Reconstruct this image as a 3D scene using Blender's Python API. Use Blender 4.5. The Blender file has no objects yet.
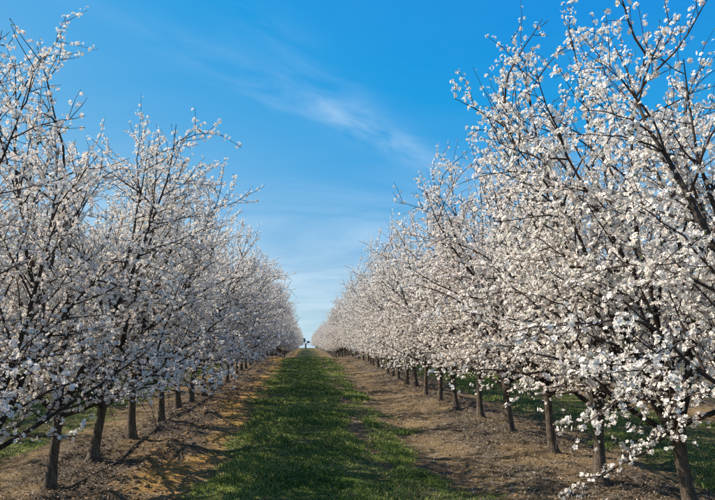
import bpy, math, random
import numpy as np
from mathutils import Vector

SC = bpy.context.scene
COL = SC.collection
R = math.radians

# ------------------------------------------------------------------ camera
cam_d = bpy.data.cameras.new('camera')
cam_d.sensor_width = 36.0
cam_d.lens = 620.0 / 715.0 * 36.0
cam_d.clip_start = 0.05
cam_d.clip_end = 5000
cam = bpy.data.objects.new('camera', cam_d)
COL.objects.link(cam)
cam.location = (0, 0, 1.7)
cam.rotation_euler = (R(90 + 8.98), 0, R(-4.69))
SC.camera = cam

# ------------------------------------------------------------------ world, sun, exposure
SUN_AZ = 74.0      # degrees to the left of the lane direction (+Y)
SUN_EL = 41.0
world = bpy.data.worlds.new('World')
SC.world = world
world.use_nodes = True
wn, wl = world.node_tree.nodes, world.node_tree.links
wn.clear()
def WN(t, **kw):
    n = wn.new(t)
    for k, v in kw.items(): setattr(n, k, v)
    return n
def wmath(op, a, b=None, c=None, clamp=False):
    n = wn.new('ShaderNodeMath'); n.operation = op; n.use_clamp = clamp
    for i, v in enumerate((a, b, c)):
        if v is None: continue
        if isinstance(v, (int, float)): n.inputs[i].default_value = v
        else: wl.new(v, n.inputs[i])
    return n.outputs[0]
sky = WN('ShaderNodeTexSky', sky_type='NISHITA', sun_disc=False)
sky.sun_elevation = R(SUN_EL)
sky.sun_rotation = R(-SUN_AZ)
sky.air_density = 1.0
sky.dust_density = 0.25
sky.ozone_density = 3.0
tc = WN('ShaderNodeTexCoord')
sep = WN('ShaderNodeSeparateXYZ'); wl.new(tc.outputs['Generated'], sep.inputs[0])
zc = wmath('MAXIMUM', sep.outputs[2], 0.03)
U = wmath('DIVIDE', sep.outputs[0], zc); V = wmath('DIVIDE', sep.outputs[1], zc)
# thin streak of cirrus lying along a line of the cloud layer
u0 = wmath('ADD', U, 0.40); v0 = wmath('SUBTRACT', V, 1.98)
T = wmath('ADD', wmath('MULTIPLY', u0, 0.66), wmath('MULTIPLY', v0, 0.755))
D = wmath('ADD', wmath('MULTIPLY', u0, -0.755), wmath('MULTIPLY', v0, 0.66))
comb = WN('ShaderNodeCombineXYZ')
wl.new(wmath('MULTIPLY', T, 1.6), comb.inputs[0]); wl.new(wmath('MULTIPLY', D, 4.0), comb.inputs[1])
nz = WN('ShaderNodeTexNoise'); nz.inputs['Scale'].default_value = 1.3; nz.inputs['Detail'].default_value = 7
nz.inputs['Roughness'].default_value = 0.54; nz.inputs['Distortion'].default_value = 0.5
wl.new(comb.outputs[0], nz.inputs['Vector'])
nzv = nz.outputs['Fac']
fib = wmath('MULTIPLY', wmath('SUBTRACT', nzv, 0.36), 2.6, clamp=True)
dd = wmath('MULTIPLY', wmath('SUBTRACT', D, 0.03), 8.0)
gd = wmath('POWER', 2.718, wmath('MULTIPLY', wmath('MULTIPLY', dd, dd), -1.0))
tt = wmath('MULTIPLY', wmath('SUBTRACT', T, 0.85), 1.15)
gt = wmath('POWER', 2.718, wmath('MULTIPLY', wmath('MULTIPLY', tt, tt), -1.0))
d2_ = wmath('MULTIPLY', wmath('ADD', D, wmath('SUBTRACT', 0.30, wmath('MULTIPLY', T, 0.22))), 9.0)
gd2 = wmath('MULTIPLY', wmath('POWER', 2.718, wmath('MULTIPLY', wmath('MULTIPLY', d2_, d2_), -1.0)), 0.55)
streak = wmath('MULTIPLY', wmath('MULTIPLY', fib, wmath('ADD', gd, gd2)), gt)
# broad faint veil, thicker towards the horizon
comb2 = WN('ShaderNodeCombineXYZ')
zc2 = wmath('ADD', wmath('MAXIMUM', sep.outputs[2], 0.0), 0.14)
U2 = wmath('DIVIDE', sep.outputs[0], zc2); V2 = wmath('DIVIDE', sep.outputs[1], zc2)
wl.new(wmath('ADD', wmath('MULTIPLY', U2, 0.9), wmath('MULTIPLY', V2, 0.25)), comb2.inputs[0])
wl.new(wmath('MULTIPLY', V2, 1.6), comb2.inputs[1])
nz2 = WN('ShaderNodeTexNoise'); nz2.inputs['Scale'].default_value = 0.9; nz2.inputs['Detail'].default_value = 6
nz2.inputs['Roughness'].default_value = 0.55; nz2.inputs['Distortion'].default_value = 0.9
wl.new(comb2.outputs[0], nz2.inputs['Vector'])
veil = wmath('MULTIPLY', wmath('SUBTRACT', nz2.outputs['Fac'], 0.40), 3.0, clamp=True)
low = WN('ShaderNodeMapRange'); low.interpolation_type = 'SMOOTHSTEP'
wl.new(sep.outputs[2], low.inputs['Value'])
low.inputs['From Min'].default_value = 0.34; low.inputs['From Max'].default_value = 0.12
low.inputs['To Min'].default_value = 0.03; low.inputs['To Max'].default_value = 0.55
veil = wmath('MULTIPLY', veil, low.outputs[0])
cloud = wmath('ADD', wmath('MULTIPLY', streak, 0.32), veil, clamp=True)
# grade the clear sky: deeper blue aloft, softer towards the horizon
sc_ = WN('ShaderNodeSeparateColor'); wl.new(sky.outputs[0], sc_.inputs[0])
rr_ = wmath('POWER', wmath('MULTIPLY', wmath('MAXIMUM', wmath('SUBTRACT', sc_.outputs[0], 1.12), 0.16), 0.5), 1.4)
rr_ = wmath('MULTIPLY', wmath('SUBTRACT', 1.0, wmath('POWER', 2.718, wmath('MULTIPLY', rr_, -1.0))), 2.9)
gg_ = wmath('MULTIPLY', wmath('POWER', wmath('MAXIMUM', sc_.outputs[1], 0.01), 0.678), 1.158)
bb_ = wmath('MULTIPLY', wmath('POWER', wmath('MAXIMUM', sc_.outputs[2], 0.01), 0.0935), 3.96)
# the pale glow round the sun keeps its full brightness
rr_ = wmath('ADD', rr_, wmath('MULTIPLY', wmath('MAXIMUM', wmath('SUBTRACT', sc_.outputs[0], 6.5), 0.0), 0.8))
gg_ = wmath('ADD', gg_, wmath('MULTIPLY', wmath('MAXIMUM', wmath('SUBTRACT', sc_.outputs[1], 7.5), 0.0), 0.7))
bb_ = wmath('ADD', bb_, wmath('MULTIPLY', wmath('MAXIMUM', wmath('SUBTRACT', sc_.outputs[2], 8.5), 0.0), 0.6))
hs = WN('ShaderNodeCombineColor')
wl.new(rr_, hs.inputs[0]); wl.new(gg_, hs.inputs[1]); wl.new(bb_, hs.inputs[2])
mixc = WN('ShaderNodeMix', data_type='RGBA')
wl.new(cloud, mixc.inputs['Factor'])
wl.new(hs.outputs[0], mixc.inputs['A'])
mixc.inputs['B'].default_value = (4.6, 5.6, 6.4, 1)
bg = WN('ShaderNodeBackground'); bg.inputs['Strength'].default_value = 0.085
wl.new(mixc.outputs['Result'], bg.inputs['Color'])
wo = WN('ShaderNodeOutputWorld'); wl.new(bg.outputs[0], wo.inputs['Surface'])

sun_d = bpy.data.lights.new('sun', 'SUN')
sun_d.energy = 4.7; sun_d.angle = R(0.53); sun_d.color = (1.0, 0.92, 0.80)
sun = bpy.data.objects.new('sun', sun_d); COL.objects.link(sun)
sdir = Vector((-math.sin(R(SUN_AZ)) * math.cos(R(SUN_EL)), math.cos(R(SUN_AZ)) * math.cos(R(SUN_EL)), math.sin(R(SUN_EL))))
sun.rotation_euler = (-sdir).to_track_quat('-Z', 'Y').to_euler()
sun.location = (-20, 10, 30)

SC.view_settings.view_transform = 'Standard'
SC.view_settings.look = 'None'
SC.view_settings.exposure = 0.98
SC.view_settings.gamma = 1.0
SC.view_settings.use_curve_mapping = False
SC.cycles.max_bounces = 4
SC.cycles.diffuse_bounces = 3
SC.cycles.transmission_bounces = 4
SC.cycles.use_denoising = False
SC.cycles.use_adaptive_sampling = True
SC.cycles.adaptive_threshold = 0.02
SC.cycles.sample_clamp_indirect = 5.0

# ------------------------------------------------------------------ helpers
def mesh_from(name, verts, faces=None, loops=None, sizes=None, mat=None, smooth=False):
    """verts (n,3); either faces (m,k) array of one size or flat loops + sizes"""
    me = bpy.data.meshes.new(name)
    verts = np.asarray(verts, np.float32)
    me.vertices.add(len(verts)); me.vertices.foreach_set('co', verts.ravel())
    if faces is not None:
        faces = np.asarray(faces, np.int32)
        sizes = np.full(len(faces), faces.shape[1], np.int32); loops = faces.ravel()
    loops = np.asarray(loops, np.int32); sizes = np.asarray(sizes, np.int32)
    me.loops.add(len(loops)); me.loops.foreach_set('vertex_index', loops)
    me.polygons.add(len(sizes))
    st = np.concatenate([[0], np.cumsum(sizes)[:-1]]).astype(np.int32)
    me.polygons.foreach_set('loop_start', st)
    me.polygons.foreach_set('loop_total', sizes)
    if smooth: me.polygons.foreach_set('use_smooth', np.ones(len(sizes), bool))
    me.update(calc_edges=True)
    if mat: me.materials.append(mat)
    return me
def fattr(me, name, vals):
    a = me.attributes.new(name, 'FLOAT', 'POINT'); a.data.foreach_set('value', np.asarray(vals, np.float32))
def obj(name, data, parent=None, loc=None):
    o = bpy.data.objects.new(name, data); COL.objects.link(o)
    if parent is not None: o.parent = parent
    if loc is not None: o.location = loc
    return o
def tag(o, label=None, cat=None, group=None, kind=None):
    if label: o['label'] = label
    if cat: o['category'] = cat
    if group: o['group'] = group
    if kind: o['kind'] = kind
    return o

def hash2(ix, iy, s):
    h = (ix.astype(np.int64) * 374761393 + iy.astype(np.int64) * 668265263 + s * 982451653) & 0xffffffff
    h = ((h ^ (h >> 13)) * 1274126177) & 0xffffffff
    h = h ^ (h >> 16)
    return (h & 0xffffff) / float(0xffffff)
def vnoise(x, y, s=0):
    ix = np.floor(x); iy = np.floor(y); fx = x - ix; fy = y - iy
    ix = ix.astype(np.int64); iy = iy.astype(np.int64)
    fx = fx * fx * (3 - 2 * fx); fy = fy * fy * (3 - 2 * fy)
    a = hash2(ix, iy, s); b = hash2(ix + 1, iy, s); c = hash2(ix, iy + 1, s); d = hash2(ix + 1, iy + 1, s)
    return (a * (1 - fx) + b * fx) * (1 - fy) + (c * (1 - fx) + d * fx) * fy
def fbm(x, y, s=0, o=4):
    t = 0; a = 0.5; n = 0
    for k in range(o):
        t = t + a * vnoise(x * 2 ** k, y * 2 ** k, s + k * 17); n += a; a *= 0.5
    return t / n
def sstep(a, b, x):
    t = np.clip((x - a) / (b - a), 0, 1); return t * t * (3 - 2 * t)

# ------------------------------------------------------------------ materials
def newmat(name):
    m = bpy.data.materials.new(name); m.use_nodes = True
    n = m.node_tree.nodes; l = m.node_tree.links
    p = n['Principled BSDF']; p.inputs['Specular IOR Level'].default_value = 0.2
    return m, n, l, p
def noise(n, l, scale, detail=4, rough=0.6, vec=None, dist=0.0):
    t = n.new('ShaderNodeTexNoise'); t.inputs['Scale'].default_value = scale; t.inputs['Detail'].default_value = detail
    t.inputs['Roughness'].default_value = rough; t.inputs['Distortion'].default_value = dist
    if vec is not None: l.new(vec, t.inputs['Vector'])
    return t.outputs['Fac']
def ramp(n, l, fac, stops):
    r = n.new('ShaderNodeValToRGB'); e = r.color_ramp.elements
    while len(e) < len(stops): e.new(0.5)
    for i, (p, c) in enumerate(stops):
        e[i].position = p; e[i].color = (*c, 1)
    l.new(fac, r.inputs[0]); return r.outputs[0]
def mixrgb(n, l, fac, a, b):
    m = n.new('ShaderNodeMix'); m.data_type = 'RGBA'
    if isinstance(fac, (int, float)): m.inputs['Factor'].default_value = fac
    else: l.new(fac, m.inputs['Factor'])
    for k, v in (('A', a), ('B', b)):
        if isinstance(v, tuple): m.inputs[k].default_value = (*v, 1)
        else: l.new(v, m.inputs[k])
    return m.outputs['Result']
def bump(n, l, p, h, strength, dist):
    b = n.new('ShaderNodeBump'); b.inputs['Strength'].default_value = strength; b.inputs['Distance'].default_value = dist
    l.new(h, b.inputs['Height']); l.new(b.outputs[0], p.inputs['Normal'])
def attr(n, name):
    a = n.new('ShaderNodeAttribute'); a.attribute_name = name; return a.outputs['Fac']

# bark
M_BARK, n, l, p = newmat('almond bark')
geo = n.new('ShaderNodeTexCoord').outputs['Object']
mp = n.new('ShaderNodeMapping'); mp.inputs['Scale'].default_value = (22, 22, 7); l.new(geo, mp.inputs[0])
nb = noise(n, l, 1.0, 6, 0.7, mp.outputs[0], 0.6)
l.new(ramp(n, l, nb, [(0.25, (0.028, 0.021, 0.016)), (0.5, (0.098, 0.075, 0.056)), (0.75, (0.22, 0.175, 0.132))]), p.inputs['Base Color'])
p.inputs['Roughness'].default_value = 0.9
bump(n, l, p, nb, 1.0, 0.035)
M_LIMB, n, l, p = newmat('almond limb bark')
nb = noise(n, l, 14.0, 5, 0.65, n.new('ShaderNodeTexCoord').outputs['Object'])
l.new(ramp(n, l, nb, [(0.3, (0.020, 0.015, 0.012)), (0.55, (0.050, 0.038, 0.030)), (0.8, (0.11, 0.09, 0.072))]), p.inputs['Base Color'])
p.inputs['Roughness'].default_value = 0.9
bump(n, l, p, nb, 0.7, 0.01)
M_TWIG, n, l, p = newmat('almond twig bark')
nb = noise(n, l, 6.0, 3, 0.6, n.new('ShaderNodeTexCoord').outputs['Object'])
l.new(ramp(n, l, nb, [(0.3, (0.026, 0.018, 0.015)), (0.7, (0.075, 0.052, 0.042))]), p.inputs['Base Color'])
p.inputs['Roughness'].default_value = 0.8

# petals: white towards the rim, rosy at the claw
M_PETAL, n, l, p = newmat('almond petal')
col = ramp(n, l, attr(n, 'rad'), [(0.0, (0.42, 0.14, 0.14)), (0.16, (0.74, 0.52, 0.50)), (0.34, (0.88, 0.85, 0.80)), (1.0, (0.90, 0.87, 0.795))])
tint = ramp(n, l, attr(n, 'tint'), [(0.0, (1.0, 0.99, 0.97)), (0.88, (0.99, 0.98, 0.97)), (0.95, (0.86, 0.68, 0.66)), (1.0, (0.62, 0.38, 0.35))])
mm = n.new('ShaderNodeMix'); mm.data_type = 'RGBA'; mm.blend_type = 'MULTIPLY'; mm.inputs['Factor'].default_value = 1
l.new(col, mm.inputs['A']); l.new(tint, mm.inputs['B'])
oi = n.new('ShaderNodeObjectInfo')      # each tree's bloom a little whiter or rosier
tree_tint = ramp(n, l, oi.outputs['Random'], [(0.0, (1.0, 1.0, 1.0)), (0.45, (0.985, 0.98, 0.97)), (0.75, (0.985, 0.95, 0.94)), (1.0, (0.96, 0.93, 0.90))])
m2 = n.new('ShaderNodeMix'); m2.data_type = 'RGBA'; m2.blend_type = 'MULTIPLY'; m2.inputs['Factor'].default_value = 1
l.new(mm.outputs['Result'], m2.inputs['A']); l.new(tree_tint, m2.inputs['B']); mm = m2
n.remove(p)
df = n.new('ShaderNodeBsdfDiffuse'); tr = n.new('ShaderNodeBsdfTranslucent'); ms = n.new('ShaderNodeMixShader')
ms.inputs[0].default_value = 0.30
l.new(mm.outputs['Result'], df.inputs[0]); l.new(mm.outputs['Result'], tr.inputs[0])
l.new(df.outputs[0], ms.inputs[1]); l.new(tr.outputs[0], ms.inputs[2])
l.new(ms.outputs[0], n['Material Output'].inputs['Surface'])

# young leaves
def leafmat(name, c0, c1, trans=0.35, straw=None):
    m, n, l, p = newmat(name)
    st = [(0.0, c0), (1.0, c1)] if straw is None else [(0.0, c0), (0.88, c1), (0.96, straw)]
    c = ramp(n, l, attr(n, 'tint'), st)
    n.remove(p)
    df = n.new('ShaderNodeBsdfDiffuse'); tr = n.new('ShaderNodeBsdfTranslucent'); ms = n.new('ShaderNodeMixShader')
    ms.inputs[0].default_value = trans
    l.new(c, df.inputs[0]); l.new(c, tr.inputs[0]); l.new(df.outputs[0], ms.inputs[1]); l.new(tr.outputs[0], ms.inputs[2])
    l.new(ms.outputs[0], n['Material Output'].inputs['Surface'])
    return m
M_GRASS = leafmat('grass blade', (0.105, 0.170, 0.045), (0.310, 0.350, 0.100), 0.45, (0.46, 0.39, 0.20))
M_LEAF = leafmat('young almond leaf', (0.05, 0.10, 0.02), (0.12, 0.17, 0.04))
M_LITTER = leafmat('dry leaf litter', (0.055, 0.040, 0.028), (0.26, 0.20, 0.135), 0.1)
M_FALLEN = leafmat('fallen petal', (0.60, 0.52, 0.48), (0.82, 0.78, 0.75), 0.2)
M_DARK = leafmat('dark evergreen leaf', (0.012, 0.020, 0.012), (0.035, 0.05, 0.025), 0.1)

# ground
M_GROUND, n, l, p = newmat('orchard ground')
gc = n.new('ShaderNodeTexCoord').outputs['Object']
n1 = noise(n, l, 0.9, 6, 0.65, gc); n2 = noise(n, l, 7.0, 8, 0.7, gc); n3 = noise(n, l, 45.0, 5, 0.7, gc)
soil = ramp(n, l, n1, [(0.30, (0.110, 0.077, 0.047)), (0.52, (0.190, 0.132, 0.066)), (0.72, (0.270, 0.198, 0.105))])
soil = mixrgb(n, l, ramp(n, l, n2, [(0.35, (0, 0, 0)), (0.65, (1, 1, 1))]), mixrgb(n, l, 0.55, soil, (0.085, 0.060, 0.042)), soil)
soil = mixrgb(n, l, ramp(n, l, n3, [(0.55, (0, 0, 0)), (0.72, (0.55, 0.55, 0.55))]), soil, (0.33, 0.26, 0.17))
sunlit_orange = attr(n, 'sunlit_orange')
soil = mixrgb(n, l, sunlit_orange, soil, mixrgb(n, l, n2, (0.30, 0.165, 0.048), (0.46, 0.280, 0.088)))  # warm sunlight on the left soil strip, painted into its colour
mulch = ramp(n, l, n2, [(0.3, (0.055, 0.044, 0.034)), (0.55, (0.12, 0.098, 0.075)), (0.75, (0.21, 0.18, 0.14))])
soil = mixrgb(n, l, attr(n, 'mulch'), soil, mulch)
turf = ramp(n, l, n2, [(0.3, (0.060, 0.072, 0.028)), (0.7, (0.135, 0.140, 0.058))])
l.new(mixrgb(n, l, attr(n, 'grass'), soil, turf), p.inputs['Base Color'])
p.inputs['Roughness'].default_value = 1.0; p.inputs['Specular IOR Level'].default_value = 0.05
hh = n.new('ShaderNodeMath'); hh.operation = 'ADD'; l.new(n2, hh.inputs[0])
h3 = n.new('ShaderNodeMath'); h3.operation = 'MULTIPLY'; h3.inputs[1].default_value = 0.35; l.new(n3, h3.inputs[0]); l.new(h3.outputs[0], hh.inputs[1])
bump(n, l, p, hh.outputs[0], 1.0, 0.06)
# clod of earth
M_CLOD, n, l, p = newmat('earth clod')
gc = n.new('ShaderNodeTexCoord').outputs['Object']
l.new(ramp(n, l, noise(n, l, 9, 5, 0.6, gc), [(0.3, (0.11, 0.068, 0.036)), (0.7, (0.29, 0.175, 0.08))]), p.inputs['Base Color'])
p.inputs['Roughness'].default_value = 1.0
bump(n, l, p, noise(n, l, 60, 4, 0.6, gc), 0.6, 0.02)
M_HOSE, n, l, p = newmat('black polythene hose')
p.inputs['Base Color'].default_value = (0.018, 0.018, 0.018, 1); p.inputs['Roughness'].default_value = 0.55
l.new(ramp(n, l, noise(n, l, 4, 4, 0.6, n.new('ShaderNodeTexCoord').outputs['Object']), [(0.4, (0.016, 0.015, 0.014)), (0.7, (0.07, 0.058, 0.045))]), p.inputs['Base Color'])

# ------------------------------------------------------------------ ground sheet
ROWS = [-14.95, -8.85, -2.68, 3.35, 9.45, 15.55]
ALLEY = [-18.0, -11.9, -5.78, 0.32, 6.4, 12.5, 18.6]
def base_z(y):
    a = 0.0274 * y; b = 1.10
    k = 0.10                                   # smooth minimum: the rise ends in a gentle crest
    h = np.clip(0.5 + 0.5 * (b - a) / k, 0, 1)
    z = b * (1 - h) + a * h - k * h * (1 - h)
    z = z - 0.55 * sstep(44, 66, y) * (1 - sstep(66, 110, y))          # a hollow behind the crest
    z = z + 0.62 * sstep(80, 215, y)                                   # then the lane climbs to the skyline
    return np.where(y < -30, -0.822 + 0 * y, z)
def nearest(x, arr):
    x = np.asarray(x, float)
    return np.min(np.abs(x[..., None] - np.array(arr)), axis=-1)
def masks(x, y):
    """grass / orange bare strip with its sunlight painted in / mulch cover, 0..1"""
    x = np.asarray(x, float); y = np.asarray(y, float)
    wob = (fbm(x * 0.0 + 3.3, y * 0.55, 5, 3) - 0.5) * 0.7 + (fbm(x * 1.6, y * 1.3, 9, 4) - 0.5) * 1.1
    da = nearest(x, ALLEY)
    g_side = 1 - sstep(1.25, 1.75, da + wob)
    # the lane in view: left edge -1.3, right edge about +1.55, with a worn patchy track at +0.95
    gl = sstep(-1.55, -1.05, x + wob * 0.9) * (1 - sstep(1.30, 1.85, x + wob * 1.1))
    worn = np.exp(-((x - 1.02 - wob * 0.35) / 0.15) ** 2) * sstep(0.38, 0.60, fbm(x * 0.9 + 7, y * 0.55, 21, 3))
    worn2 = sstep(0.60, 0.70, fbm(x * 1.4 + 11, y * 1.0, 31, 4)) * sstep(-0.1, -0.9, x) * 0.9
    thin = sstep(0.55, 1.0, x) * sstep(0.40, 0.58, fbm(x * 2.3 + 5, y * 1.5, 131, 4))
    thin2 = 0.8 * sstep(0.56, 0.68, fbm(x * 2.6 + 15, y * 2.0, 141, 4))
    gl = gl * (1 - np.clip(worn * 1.3, 0, 1)) * (1 - worn2) * (1 - 0.55 * thin) * (1 - 0.6 * thin2)
    lane = (x > -2.68) & (x < 3.35)
    g = np.where(lane, gl, g_side * (1 - 0.6 * sstep(0.5, 0.65, fbm(x * 0.8, y * 0.8, 44, 4))))
    w2 = (fbm(x * 0.7, y * 0.5, 61, 4) - 0.5)
    o = np.where(lane, np.exp(-((x + 1.60 + w2 * 0.7) / 0.42) ** 2), 0.0) * sstep(0.33, 0.52, fbm(x * 1.1, y * 0.6, 71, 4))
    dr = nearest(x, ROWS)
    m = (1 - sstep(0.35, 1.15, dr + w2 * 1.2)) * sstep(0.34, 0.52, fbm(x * 1.3, y * 1.1, 81, 4))
    return np.clip(g, 0, 1), np.clip(o * (1 - g), 0, 1), np.clip(m, 0, 1)
def ground_z(x, y):
    x = np.asarray(x, float); y = np.asarray(y, float)
    dr = nearest(x, ROWS); da = nearest(x, ALLEY)
    z = base_z(y)
    fade = 1 - sstep(17, 22, np.abs(x))
    prof = 0.10 * np.exp(-(dr / 0.75) ** 2) - 0.10 - 0.035 * np.exp(-((da - 1.55) / 0.26) ** 2)
    # low broken ridge left by the harrow on the left of the lane
    prof = prof + 0.055 * np.exp(-((x + 2.03 + (fbm(x * 0, y * 0.5, 3, 2) - 0.5) * 0.3) / 0.14) ** 2) * fbm(x * 2, y * 1.6, 8, 3) * 1.6
    g, o, m = masks(x, y)
    rough = (1 - 0.75 * g)
    lump = (fbm(x * 2.2, y * 2.2, 91, 4) - 0.5) * 0.11 + (fbm(x * 6, y * 6, 97, 4) - 0.5) * 0.035
    lump = lump + m * np.maximum(fbm(x * 3.1, y * 3.1, 99, 3) - 0.5, 0) * 0.22
    return z + (prof + lump * rough) * fade

def axis(core):  # mirrored, coarsening axis for x
    out = list(core); s = core[1] - core[0]; v = core[-1]
    while v < 900: s *= 1.22; v += s; out.append(v)
    s = core[1] - core[0]; v = core[0]; pre = []
    while v > -900: s *= 1.22; v -= s; pre.append(v)
    return np.array(pre[::-1] + out)
xs = axis(np.arange(-7.5, 8.6, 0.055))
ys = [-60.0]
while ys[-1] < 2: ys.append(ys[-1] + max(0.4, (2 - ys[-1]) * 0.12))
while ys[-1] < 1600: ys.append(ys[-1] + max(0.05, ys[-1] * 0.0085) * (1 if ys[-1] < 60 else 1 + (ys[-1] - 60) * 0.03))
ys = np.array(ys)
GX, GY = np.meshgrid(xs, ys)
gx, gy = GX.ravel(), GY.ravel()
gz = ground_z(gx, gy)
nx, ny = len(xs), len(ys)
ii = (np.arange(ny - 1)[:, None] * nx + np.arange(nx - 1)[None, :]).ravel()
gm = mesh_from('ground', np.stack([gx, gy, gz], 1), faces=np.stack([ii, ii + 1, ii + nx + 1, ii + nx], 1), mat=M_GROUND, smooth=True)
g_, o_, m_ = masks(gx, gy)
outer = (np.abs(gx) > 19) | (gy > 175)
g_ = np.where(outer, 0.8, g_)
fattr(gm, 'grass', g_); fattr(gm, 'sunlit_orange', o_); fattr(gm, 'mulch', m_ * (1 - g_ * 0.7))
ground = tag(obj('ground', gm), 'orchard ground with a grassy lane between bare soil strips', kind='structure')

# ------------------------------------------------------------------ trees
def unit(v):
    v = np.asarray(v, float); return v / (np.linalg.norm(v) + 1e-9)
class Tubes:
    def __init__(s): s.v = []; s.f = []; s.n = 0
    def add(s, pts, rad, sides, cap=True, rng=None, rough=0.0):
        pts = np.asarray(pts, float); k = len(pts)
        t = np.gradient(pts, axis=0); t /= np.linalg.norm(t, axis=1)[:, None] + 1e-9
        ref = np.array([0.0, 0, 1]) if abs(t[0][2]) < 0.9 else np.array([1.0, 0, 0])
        a = np.zeros_like(pts); x = unit(np.cross(t[0], ref))
        for i in range(k):
            x = unit(x - t[i] * np.dot(x, t[i])); a[i] = x
        b = np.cross(t, a)
        an = np.arange(sides) * 2 * math.pi / sides
        rr = np.asarray(rad, float)[:, None] * np.ones(sides)
        if rough: rr = rr * (1 + rng.uniform(-rough, rough, rr.shape))
        ring = pts[:, None, :] + rr[..., None] * (np.cos(an)[None, :, None] * a[:, None, :] + np.sin(an)[None, :, None] * b[:, None, :])
        s.v.append(ring.reshape(-1, 3))
        i0 = (np.arange(k - 1)[:, None] * sides + np.arange(sides)[None, :])
        i1 = (np.arange(k - 1)[:, None] * sides + (np.arange(sides)[None, :] + 1) % sides)
        q = np.stack([i0, i1, i1 + sides, i0 + sides], -1).reshape(-1, 4) + s.n
        s.f.append(q); s.n += k * sides
    def mesh(s, name, mat):
        return mesh_from(name, np.concatenate(s.v), faces=np.concatenate(s.f), mat=mat, smooth=True)

def grow(rng, start, d, length, nseg, up, wander):
    pts = [np.array(start, float)]; d = unit(d); st = length / nseg
    for i in range(nseg):
        d = unit(d + np.array([0, 0, up]) / nseg + rng.normal(0, wander, 3))
        pts.append(pts[-1] + d * st)
    return np.array(pts)
def along(pts, t):
    s = t * (len(pts) - 1); i = min(int(s), len(pts) - 2); f = s - i
    return pts[i] * (1 - f) + pts[i + 1] * f, unit(pts[i + 1] - pts[i])
def side_dir(rng, ax, ang, bias=None):
    r = rng.normal(0, 1, 3)
    if bias is not None: r = r + bias
    pr = unit(r - ax * np.dot(r, ax))
    return unit(ax * math.cos(ang) + pr * math.sin(ang))

def flowers_mesh(rng, pos, nrm, name, size=0.0225):
    """five-petalled blossoms: one kite-shaped cupped petal per face"""
    N = len(pos); pos = np.asarray(pos); nrm = np.asarray(nrm)
    nrm = nrm / (np.linalg.norm(nrm, axis=1)[:, None] + 1e-9)
    h = rng.normal(0, 1, (N, 3)); a = np.cross(nrm, h); a /= np.linalg.norm(a, axis=1)[:, None] + 1e-9
    b = np.cross(nrm, a)
    tint = rng.uniform(0, 1, N); bud = tint > 0.93
    sc = size * rng.uniform(0.72, 1.18, N) * np.where(bud, 0.62, 1)
    cup = np.where(bud, 1.25, rng.uniform(0.05, 0.75, N))                  # open flowers to half-closed buds
    an = np.arange(5) * 2 * math.pi / 5
    prof = [(0.05, 0.0, 0.0), (0.62, -0.58, 0.34), (0.98, -0.27, 0.72), (0.98, 0.27, 0.72), (0.62, 0.58, 0.34)]
    V = np.zeros((N, 5, 5, 3)); RAD = np.zeros((N, 5, 5))
    for pi in range(5):
        for vi, (r, da, hz) in enumerate(prof):
            rj = r * (1 + (rng.uniform(-0.09, 0.09, N) if vi else 0)) * (1 - 0.45 * cup * (vi > 0))
            hj = hz * cup + (rng.uniform(-0.10, 0.10, N) if vi else 0)
            c, s_ = math.cos(an[pi] + da), math.sin(an[pi] + da)
            V[:, pi, vi] = pos + sc[:, None] * (rj[:, None] * (c * a + s_ * b) + hj[:, None] * nrm)
            RAD[:, pi, vi] = r
    me = mesh_from(name, V.reshape(-1, 3), faces=np.arange(N * 25).reshape(-1, 5), mat=M_PETAL)
    fattr(me, 'rad', RAD.ravel())
    fattr(me, 'tint', np.repeat(tint, 25))
    return me
def spurs(rng, pts, step, t0, t1, nmin, nmax, P, Nn, off=0.022):
    L = np.sum(np.linalg.norm(np.diff(pts, axis=0), axis=1)); k = int(L * (t1 - t0) / step + rng.random())
    for i in range(k):
        t = t0 + (t1 - t0) * (i + rng.random()) / max(k, 1)
        p, ax = along(pts, min(t, 0.999))
        nn = side_dir(rng, ax, rng.uniform(0.8, 1.7), np.array([0, 0, 0.35]))
        c = p + nn * off * rng.uniform(0.8, 1.8)
        for q in range(rng.integers(nmin, nmax + 1)):      # a bunch of flowers on one spur
            fd = unit(nn * 0.7 + rng.normal(0, 0.62, 3))
            P.append(c + fd * rng.uniform(0.012, 0.030)); Nn.append(fd)
def leaves_mesh(rng, pos, name, L=0.03, mat=None):
    N = len(pos); pos = np.asarray(pos)
    d = rng.normal(0, 1, (N, 3)) + np.array([0, 0, 0.5]); d /= np.linalg.norm(d, axis=1)[:, None]
    h = rng.normal(0, 1, (N, 3)); w = np.cross(d, h); w /= np.linalg.norm(w, axis=1)[:, None]
    s = (L * rng.uniform(0.6, 1.3, N))[:, None]
    V = np.stack([pos, pos + d * s * 0.5 + w * s * 0.2, pos + d * s, pos + d * s * 0.5 - w * s * 0.2], 1)
    me = mesh_from(name, V.reshape(-1, 3), faces=np.arange(N * 4).reshape(-1, 4), mat=mat or M_LEAF)
    fattr(me, 'tint', np.repeat(rng.uniform(0, 1, N), 4)); return me

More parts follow.
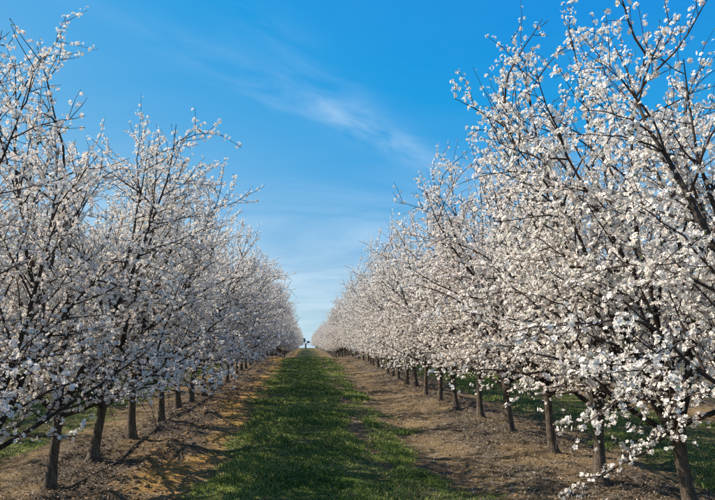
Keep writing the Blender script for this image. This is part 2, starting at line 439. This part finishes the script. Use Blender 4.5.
def env(z):     # crown radius at height z
    return float(np.interp(z, [0.6, 1.0, 2.0, 3.0, 4.0, 4.8, 5.5], [1.6, 2.0, 2.25, 2.0, 1.55, 1.0, 0.5]))
def gen_tree(seed):
    rng = np.random.default_rng(seed)
    parts = []
    lean = rng.normal(0, 0.035, 2)
    TH = rng.uniform(0.84, 0.98)
    zt = np.array([-0.18, -0.03, 0.06, 0.18, 0.34, 0.52, 0.70, TH * 0.92, TH])
    tp = np.stack([lean[0] * zt + 0.012 * np.sin(zt * 4 + seed), lean[1] * zt + 0.012 * np.cos(zt * 5 + seed), zt], 1)
    tr = np.array([0.134, 0.105, 0.078, 0.067, 0.057, 0.054, 0.057, 0.068, 0.060]) * rng.uniform(0.92, 1.10)
    tb = Tubes(); tb.add(tp, tr, 12, rng=rng, rough=0.05)
    top = np.array([[tp[-1][0], tp[-1][1], TH + 0.04]])
    tb.v.append(top); apex = tb.n; tb.n += 1
    last = apex - 12
    tb.f.append(np.array([[last + i, last + (i + 1) % 12, apex, apex] for i in range(12)]))
    # degenerate quads avoided: rebuild with flat loops
    vv = np.concatenate(tb.v); ff = [list(r) if r[2] != r[3] else list(r[:3]) for r in np.concatenate(tb.f)]
    parts.append(('trunk', mesh_from('trunk', vv, loops=[i for f in ff for i in f], sizes=[len(f) for f in ff], mat=M_BARK, smooth=True), None))
    P, Nn, LP = [], [], []
    tw = Tubes()
    nl = rng.integers(5, 7); az0 = rng.uniform(0, 6.28)
    specs = []
    for i in range(nl):
        az = az0 + i * 6.283 / nl + rng.normal(0, 0.22)
        specs.append((az, rng.uniform(56, 70), rng.uniform(3.3, 4.1), 0.30))
    for i in range(4):                              # lower spreading limbs
        az = az0 + 1.0 + i * 1.571 + rng.normal(0, 0.3)
        specs.append((az, rng.uniform(16, 36), rng.uniform(1.6, 2.2), 0.30))
    specs.append((rng.uniform(0, 6.28), 84, rng.uniform(3.6, 4.3), 0.0))    # leader
    for (az, el, L, up) in specs:
        big = L > 3
        st = np.array([tp[-2][0], tp[-2][1], TH - rng.uniform(0.02, 0.16)])
        d = np.array([math.cos(az) * math.cos(R(el)), math.sin(az) * math.cos(R(el)), math.sin(R(el))])
        lp = grow(rng, st, d, L, 11, up, 0.10)
        for q in range(8):
            if math.hypot(lp[-1][0], lp[-1][1]) <= 0.92 * env(lp[-1][2]): break
            lp[:, :2] = lp[0, :2] + (lp[:, :2] - lp[0, :2]) * 0.92; lp[:, 2] = lp[0, 2] + (lp[:, 2] - lp[0, 2]) * 0.985
        r0 = (0.034 if big else 0.024) * rng.uniform(0.85, 1.15)
        lr = np.linspace(1, 0.0, 12) ** 1.1 * r0 + 0.004
        lt = Tubes(); lt.add(lp, lr, 7, rng=rng, rough=0.04)
        parts.append(('limb', lt.mesh('limb', M_LIMB), None))
        spurs(rng, lp, 0.085, 0.28 if big else 0.15, 1.0, 2, 6, P, Nn, 0.028)
        n2 = int(L * rng.uniform(4.0, 4.7))
        for j in range(n2):
            t = 0.14 + 0.84 * (j + rng.random()) / n2
            p0, ax = along(lp, t)
            out = np.array([p0[0], p0[1], 0]) * 0.6
            l2 = rng.uniform(0.7, 1.4) * (1.15 - 0.45 * t)
            d2 = side_dir(rng, ax, rng.uniform(0.55, 1.2), out)
            if p0[2] > 1.9: d2 = unit(d2 + np.array([0, 0, 0.2]))
            b2 = grow(rng, p0, d2, l2, 6, rng.uniform(-0.3, 0.4), 0.15)
            free = rng.random() < 0.10
            lim = (1.22 if free else rng.uniform(0.8, 1.08))
            for q in range(6):                       # keep inside the pruned outline of the crown
                if math.hypot(b2[-1][0], b2[-1][1]) <= lim * env(b2[-1][2]): break
                b2 = b2[0] + (b2 - b2[0]) * 0.82; l2 *= 0.82
            if np.min(b2[:, 2]) < 1.0: b2[:, 2] = np.maximum(b2[:, 2], 1.0 + (b2[:, 2] - 1.0) * 0.15)
            rb = max(0.005, 0.0115 * l2)
            tw.add(b2, np.linspace(1, 0.3, 7) * rb, 5)
            dens = rng.choice([0.6, 1.05, 1.25, 1.45]) * (1.0 if p0[2] < 3.0 else 0.85)
            spurs(rng, b2, 0.075 / dens, 0.12, 1.0, 2, 6, P, Nn, 0.022)
            n3 = max(3, int(l2 * rng.uniform(7.0, 9.0) * (1.0 if p0[2] < 3.0 else 0.85)))
            for k in range(n3):
                t3 = 0.10 + 0.90 * (k + rng.random()) / n3
                p3, a3 = along(b2, min(t3, 0.999))
                whip = (p0[2] > 3.0 and rng.random() < 0.07)
                l3 = rng.uniform(0.3, 0.55) if whip else rng.uniform(0.14, 0.46)
                d3 = side_dir(rng, a3, rng.uniform(0.5, 1.2))
                if whip: d3 = unit(d3 * 0.6 + np.array([0, 0, 1.0]))
                b3 = grow(rng, p3, d3, l3, 3, rng.uniform(-0.1, 0.3), 0.14)
                tw.add(b3, np.linspace(1, 0.45, 4) * 0.0048, 3)
                spurs(rng, b3, (0.085 if whip else 0.064) / dens, 0.10, 1.0 if whip else 1.0, 1 if whip else 2, 3 if whip else 6, P, Nn, 0.014)
                if rng.random() < 0.35: LP.append(b3[-1]); LP.append(b3[2])
    P = np.array(P); Nn = np.array(Nn)
    keep = P[:, 2] > 0.90 + 0.25 * rng.random(len(P)) ** 2
    P, Nn = P[keep], Nn[keep]
    parts.append(('twigs', tw.mesh('twigs', M_TWIG), 'stuff'))
    parts.append(('blossoms', flowers_mesh(rng, P, Nn, 'blossoms'), 'stuff'))
    parts.append(('young_leaves', leaves_mesh(rng, LP, 'young_leaves'), 'stuff'))
    return parts, len(P)

VAR = []
for s in (11, 23, 37, 41, 59):
    pr, nf = gen_tree(s); VAR.append(pr); print('tree variant', s, 'flowers', nf)

ORD = ['first', 'second', 'third', 'fourth', 'fifth', 'sixth', 'seventh', 'eighth', 'ninth', 'tenth', 'eleventh', 'twelfth',
       'thirteenth', 'fourteenth', 'fifteenth', 'sixteenth', 'seventeenth', 'eighteenth', 'nineteenth', 'twentieth']
trng = random.Random(5)
NT = [0]
def plant(x, y, label, group, scale=1.0, var=None, rot=None, tilt=(0, 0)):
    v = VAR[(NT[0] * 3 + NT[0] // 5) % len(VAR)] if var is None else VAR[var]
    NT[0] += 1
    e = bpy.data.objects.new('almond_tree', None); COL.objects.link(e)
    e.empty_display_size = 0.3
    e.location = (x, y, float(ground_z(np.array([x]), np.array([y]))[0]) + 0.01)
    e.rotation_euler = (tilt[0], tilt[1], trng.uniform(0, 6.283) if rot is None else rot)
    sx = scale * trng.uniform(0.95, 1.06)
    e.scale = (sx, sx, scale * trng.uniform(0.92, 1.06))
    tag(e, label, 'tree', group)
    for nm, me, kd in v:
        o = bpy.data.objects.new(nm, me); COL.objects.link(o); o.parent = e
        if kd: o['kind'] = kd
    return e

LEFT = [(-2.72, 7.25), (-2.76, 8.73), (-2.71, 10.32), (-2.69, 12.2), (-2.74, 13.97), (-2.68, 15.27), (-2.63, 16.61), (-2.62, 18.09),
        (-2.58, 19.46), (-2.55, 20.91), (-2.64, 23.07), (-2.66, 24.8), (-2.68, 26.72), (-2.68, 28.6), (-2.68, 30.72)]
RIGHT = [(3.53, 5.68), (3.38, 7.12), (3.52, 8.85), (3.47, 10.63), (3.47, 12.39), (3.27, 13.64), (3.3, 15.37), (3.25, 16.94), (3.31, 18.86),
         (3.23, 20.06), (3.24, 21.89), (3.25, 23.3), (3.32, 25.44), (3.35, 27.52), (3.36, 29.15), (3.3, 30.8)]
G_L, G_R = 'almond trees of the left row along the lane', 'almond trees of the right row along the lane'
LS, RS = 0.95, 0.94
plant(-3.15, 4.1, 'white almond crown reaching in at the far left edge, its trunk out of view', G_L, 0.86)
plant(-2.72, 5.7, 'almond tree left of the first visible left-row trunk, only its crown in view', G_L, 0.80)
for i, (x, y) in enumerate(LEFT):
    lab = 'blossoming almond tree, %s visible trunk from the camera in the left row' % ORD[i]
    plant(x, y, lab, G_L, float(np.interp(y, [7, 9, 10.5, 14, 25, 30], [0.94, 0.99, 1.03, 1.01, 0.99, 0.98])))
y = 32.4
while y < 225:
    plant(-2.68 + trng.uniform(-.08, .08), y, 'small distant almond tree in the far end of the left row', 'distant almond trees of the left row', 0.99)
    y += 1.65 + trng.uniform(-.12, .12) + (0.5 if y > 70 else 0) + (1.0 if y > 120 else 0)
plant(3.45, 3.9, 'white almond crown reaching in at the upper right edge, its trunk out of view', G_R, 1.02)
near_right = None
for i, (x, y) in enumerate(RIGHT):
    if i == 0:
        lab = 'dark leaning almond tree at the right edge, nearest of the right row'
    else:
        lab = 'blossoming almond tree, %s visible trunk from the camera in the right row' % ORD[i]
    tl = (0, R(-5)) if i == 0 else ((0, R(-5)) if i == 2 else (0, R(trng.uniform(-2.5, 1))))
    t = plant(x, y, lab, G_R, float(np.interp(y, [5, 9, 12, 20, 30], [1.03, 1.07, 1.02, 0.95, 0.93])), rot=trng.choice([0, 0.4, -0.4]) , tilt=tl)
    if i == 0: near_right = t
y = 32.6
while y < 225:
    plant(3.33 + trng.uniform(-.08, .08), y, 'small distant almond tree in the far end of the right row', 'distant almond trees of the right row', 0.93)
    y += 1.7 + trng.uniform(-.12, .12) + (0.5 if y > 70 else 0) + (1.0 if y > 120 else 0)
for (x, y0, y1, lab, grp) in ((-8.85, 6.0, 62, 'almond tree of the row behind the left row, glimpsed between its trunks', 'almond trees of the next row on the left'),
                              (9.45, 6.0, 62, 'almond tree of the row behind the right row, glimpsed between its trunks', 'almond trees of the next row on the right'),
                              (-14.95, 12, 48, 'almond tree two rows behind the left row, barely showing through the gaps', 'almond trees of the far rows on the left')):
    y = y0
    while y < y1:
        plant(x + trng.uniform(-.1, .1), y, lab, grp, 0.98)
        y += 1.75 + trng.uniform(-.15, .15)
print('trees', NT[0])

# ------------------------------------------------------------------ stuff on the ground
grng = np.random.default_rng(77)
def blades(n_try, x0, x1, y0, y1, dens_pow, hmin, hmax):
    # depth distributed as y^-dens_pow
    u = grng.random(n_try); e = 1 - dens_pow
    y = (y0 ** e + u * (y1 ** e - y0 ** e)) ** (1 / e)
    x = grng.uniform(x0, x1, n_try)
    g, o, m = masks(x, y)
    clump = fbm(x * 5, y * 5, 201, 3)
    k = grng.random(n_try) < np.clip(g * (0.35 + 1.3 * clump), 0, 1) * (g > 0.06)
    x, y, g = x[k], y[k], g[k]; N = len(x)
    z = ground_z(x, y) - 0.006
    tall = fbm(x * 1.3, y * 1.1, 211, 3)
    h = (hmin + (hmax - hmin) * np.clip((tall - 0.30) * 2.2, 0, 1) ** 1.3) * grng.uniform(0.5, 1.25, N) * (0.55 + 0.45 * g)
    w = np.clip(0.0028 + 0.00042 * y, 0.004, 0.02) * grng.uniform(0.7, 1.3, N)
    az = grng.uniform(0, 6.283, N); lean = grng.uniform(0.3, 1.5, N)
    dx, dy = np.cos(az), np.sin(az)
    wa = grng.uniform(0, 6.283, N); wx, wy = np.cos(wa) * w, np.sin(wa) * w
    b = np.stack([x, y, z], 1)
    mid = b + np.stack([dx * lean * h * 0.3, dy * lean * h * 0.3, h * 0.6], 1)
    tip = b + np.stack([dx * lean * h, dy * lean * h, h * (1.05 - lean * 0.35)], 1)
    ww = np.stack([wx, wy, 0 * wx], 1)
    V = np.stack([b - ww, b + ww, mid + ww * 0.8, mid - ww * 0.8, tip], 1).reshape(-1, 3)
    i5 = np.arange(N) * 5
    loops = np.stack([i5, i5 + 1, i5 + 2, i5 + 3, i5 + 3, i5 + 2, i5 + 4], 1).ravel()
    sizes = np.tile([4, 3], N)
    tint = np.clip(fbm(x * 0.9, y * 0.9, 221, 3) * 1.1 - 0.15 + grng.normal(0, 0.2, N), 0, 0.88)
    dry = sstep(0.45, 0.7, fbm(x * 1.7 + 9, y * 1.7, 231, 3))
    tint = np.where(grng.random(N) < 0.03 + 0.16 * dry, 1.0, tint)
    return V, loops, sizes, np.repeat(tint, 5)
V, lo, sz, ti = blades(230000, -1.9, 2.2, 4.6, 60, 1.6, 0.030, 0.135)
gme = mesh_from('grass', V, loops=lo, sizes=sz, mat=M_GRASS); fattr(gme, 'tint', ti)
tag(obj('grass', gme), 'short green grass growing along the middle of the lane', 'grass', kind='stuff')
for x0, x1, lab in ((-8.0, -3.9, 'green grass in the next alley behind the left row'), (4.6, 8.3, 'green grass in the next alley behind the right row')):
    V, lo, sz, ti = blades(60000, x0, x1, 5, 40, 1.2, 0.04, 0.12)
    gme = mesh_from('grass', V, loops=lo, sizes=sz, mat=M_GRASS); fattr(gme, 'tint', ti)
    tag(obj('grass', gme), lab, 'grass', kind='stuff')

def icosa():
    p = (1 + 5 ** 0.5) / 2
    v = np.array([(-1, p, 0), (1, p, 0), (-1, -p, 0), (1, -p, 0), (0, -1, p), (0, 1, p), (0, -1, -p), (0, 1, -p), (p, 0, -1), (p, 0, 1), (-p, 0, -1), (-p, 0, 1)]) / math.sqrt(1 + p * p)
    f = np.array([(0, 11, 5), (0, 5, 1), (0, 1, 7), (0, 7, 10), (0, 10, 11), (1, 5, 9), (5, 11, 4), (11, 10, 2), (10, 7, 6), (7, 1, 8), (3, 9, 4), (3, 4, 2), (3, 2, 6), (3, 6, 8), (3, 8, 9), (4, 9, 5), (2, 4, 11), (6, 2, 10), (8, 6, 7), (9, 8, 1)])
    return v, f
IV, IF = icosa()
def clods(n, xf, lab, smin, smax, y1=34, pw=1.5):
    u = grng.random(n); e = 1 - pw; y = (5 ** e + u * (y1 ** e - 5 ** e)) ** (1 / e)
    x = xf(n, y)
    g, o, m = masks(x, y); k = g < 0.45; x, y = x[k], y[k]; n = len(x)
    s = smin + (smax - smin) * grng.random(n) ** 3
    sc = s[:, None] * grng.uniform(0.7, 1.35, (n, 3)) * np.array([1, 1, 0.55])
    a = grng.uniform(0, 6.283, n); c, si = np.cos(a), np.sin(a)
    v = IV[None] * (1 + grng.uniform(-0.28, 0.28, (n, 12, 1))) * sc[:, None, :]
    vx = v[..., 0] * c[:, None] - v[..., 1] * si[:, None]; vy = v[..., 0] * si[:, None] + v[..., 1] * c[:, None]
    z = ground_z(x, y)
    V = np.stack([vx + x[:, None], vy + y[:, None], v[..., 2] + (z + s * 0.02)[:, None]], -1).reshape(-1, 3)
    F = (IF[None] + (np.arange(n) * 12)[:, None, None]).reshape(-1, 3)
    tag(obj('soil_clods', mesh_from('soil_clods', V, faces=F, mat=M_CLOD)), lab, 'soil', kind='stuff')
clods(1900, lambda n, y: np.where(grng.random(n) < 0.55, -2.03 + grng.normal(0, 0.16, n), grng.uniform(-2.9, -1.3, n)), 'broken clods of brown earth along the left soil strip', 0.006, 0.050)
clods(1500, lambda n, y: grng.uniform(1.2, 4.6, n), 'scattered clods of brown earth along the right soil strip', 0.005, 0.034)

def flakes(n, xf, name, lab, cat, mat, smin, smax, aspect, y1, lift=0.006, patch=None, curl=0.35, pw=1.4):
    u = grng.random(n); e = 1 - pw; y = (4.8 ** e + u * (y1 ** e - 4.8 ** e)) ** (1 / e)
    x = xf(n, y)
    if patch is not None:
        k = grng.random(n) < patch(x, y); x, y = x[k], y[k]
    n = len(x); z = ground_z(x, y) + lift * grng.uniform(0.3, 2.2, n)
    a = grng.uniform(0, 6.283, n); L = grng.uniform(smin, smax, n) * np.clip(0.75 + y * 0.03, 1, 1.6); W = L * aspect * grng.uniform(0.6, 1.3, n)
    d = np.stack([np.cos(a), np.sin(a), grng.normal(0, curl, n)], 1); w = np.stack([-np.sin(a), np.cos(a), grng.normal(0, curl, n)], 1)
    c = np.stack([x, y, z], 1); L = L[:, None]; W = W[:, None]
    V = np.stack([c - d * L, c + w * W, c + d * L, c - w * W], 1).reshape(-1, 3)
    me = mesh_from(name, V, faces=np.arange(n * 4).reshape(-1, 4), mat=mat); fattr(me, 'tint', np.repeat(grng.random(n) ** 1.6, 4))
    tag(obj(name, me), lab, cat, kind='stuff')
near_rows = lambda n, y: np.where(grng.random(n) < 0.5, -2.68, 3.35) + grng.normal(0, 0.75, n)
flakes(60000, near_rows, 'leaf_litter', 'grey brown dry leaf and twig litter heaped along both tree rows', 'leaf litter', M_LITTER, 0.008, 0.026, 0.45, 40, 0.012,
       lambda x, y: 0.15 + 0.85 * masks(x, y)[2])
flakes(14000, near_rows, 'twig_litter', 'thin dry twigs strewn under the almond trees', 'twigs', M_LITTER, 0.03, 0.12, 0.045, 30, 0.012, None, 0.15)
flakes(20000, lambda n, y: np.where(grng.random(n) < 0.4, -2.4, 2.9) + grng.normal(0, 1.0, n), 'fallen_petals', 'white almond petals fallen on the bare soil', 'petals', M_FALLEN, 0.005, 0.010, 0.8, 34, 0.006, None, 0.3)

# ------------------------------------------------------------------ irrigation hose
hp = []
yy = 4.5
while yy < 40:
    hp.append((-2.50 + 0.05 * math.sin(yy * 0.9) + 0.03 * math.sin(yy * 2.3 + 1), yy)); yy += 0.16
hp = np.array(hp); hz = ground_z(hp[:, 0], hp[:, 1])
hz = np.convolve(np.pad(hz, 2, mode='edge'), np.ones(5) / 5, 'valid') + 0.018
ht = Tubes(); ht.add(np.column_stack([hp, hz]), np.full(len(hp), 0.0125), 8)
tag(obj('irrigation_hose', ht.mesh('irrigation_hose', M_HOSE)), 'black irrigation hose lying beside the trunks of the left row', 'hose')

# ------------------------------------------------------------------ low hanging shoots of the nearest right tree
def shoot(tree, pts_world, r0, seed, dens=0.03):
    rng = np.random.default_rng(seed)
    bpy.context.view_layer.update()
    inv = tree.matrix_world.inverted()
    pts = np.array([inv @ Vector(p) for p in pts_world])
    tt = np.linspace(0, 1, len(pts)); t2 = np.linspace(0, 1, 14)
    sm = np.stack([np.interp(t2, tt, pts[:, i]) for i in range(3)], 1)
    sm[1:-1] = (sm[:-2] + sm[1:-1] * 2 + sm[2:]) / 4
    sm[1:-1] += rng.normal(0, 0.006, (12, 3))
    tb = Tubes(); tb.add(sm, np.linspace(1, 0.4, 14) * r0, 6)
    P, Nn = [], []
    spurs(rng, sm, dens * 1.6, 0.35, 1.0, 2, 6, P, Nn, 0.02)
    for t in (0.5, 0.62, 0.74, 0.86):
        p, ax = along(sm, t); b = grow(rng, p, side_dir(rng, ax, 0.9), 0.22, 4, 0.1, 0.1)
        tb.add(b, np.linspace(1, 0.5, 5) * 0.005, 4); spurs(rng, b, 0.06, 0.2, 1, 2, 5, P, Nn, 0.015)
    s = obj('hanging_shoot', tb.mesh('hanging_shoot', M_TWIG), tree)
    s['label'] = 'thin low shoot hanging towards the soil'
    f = obj('blossoms', flowers_mesh(rng, np.array(P), np.array(Nn), 'blossoms'), s); f['kind'] = 'stuff'
shoot(near_right, [(3.42, 5.6, 1.05), (3.1, 5.55, 0.80), (2.85, 5.7, 0.62), (2.60, 5.9, 0.42), (2.42, 6.0, 0.30)], 0.011, 301)
shoot(near_right, [(3.42, 5.6, 1.10), (3.2, 5.35, 1.02), (2.95, 5.3, 0.90), (2.75, 5.4, 0.74)], 0.012, 302, 0.02)

# ------------------------------------------------------------------ dark forked tree closing the lane
def far_tree():
    rng = np.random.default_rng(9)
    e = bpy.data.objects.new('forked_tree', None); COL.objects.link(e)
    y = 232.0; x = -0.15
    e.location = (x, y, float(ground_z(np.array([x]), np.array([y]))[0]))
    tag(e, 'tiny dark forked tree silhouetted at the far end of the lane', 'tree')
    t = Tubes(); t.add(grow(rng, (0, 0, -0.1), (0, 0, 1), 1.4, 5, 0, 0.03), np.linspace(0.34, 0.26, 6), 8)
    obj('trunk', t.mesh('trunk', M_BARK), e)
    for d, L in (((-0.35, 0, 1), 1.7), ((0.70, 0, 0.80), 1.5)):
        b = Tubes(); b.add(grow(rng, (0, 0, 1.2), d, L, 5, 0.1, 0.05), np.linspace(0.2, 0.08, 6), 6)
        obj('limb', b.mesh('limb', M_BARK), e)
    for c, r, k in (((-0.62, 0, 2.95), (0.62, 0.6, 0.75), 1500), ((1.0, 0, 2.25), (0.55, 0.4, 0.32), 600)):
        q = rng.normal(0, 1, (k, 3)); q /= np.linalg.norm(q, axis=1)[:, None]
        q = q * (rng.random(k) ** 0.4)[:, None] * (1 + 0.3 * np.sin(q[:, :1] * 5 + q[:, 2:] * 4)) * np.array(r) + np.array(c)
        cr = obj('crown', leaves_mesh(rng, q, 'crown', 0.22, M_DARK), e); cr['kind'] = 'stuff'
far_tree()
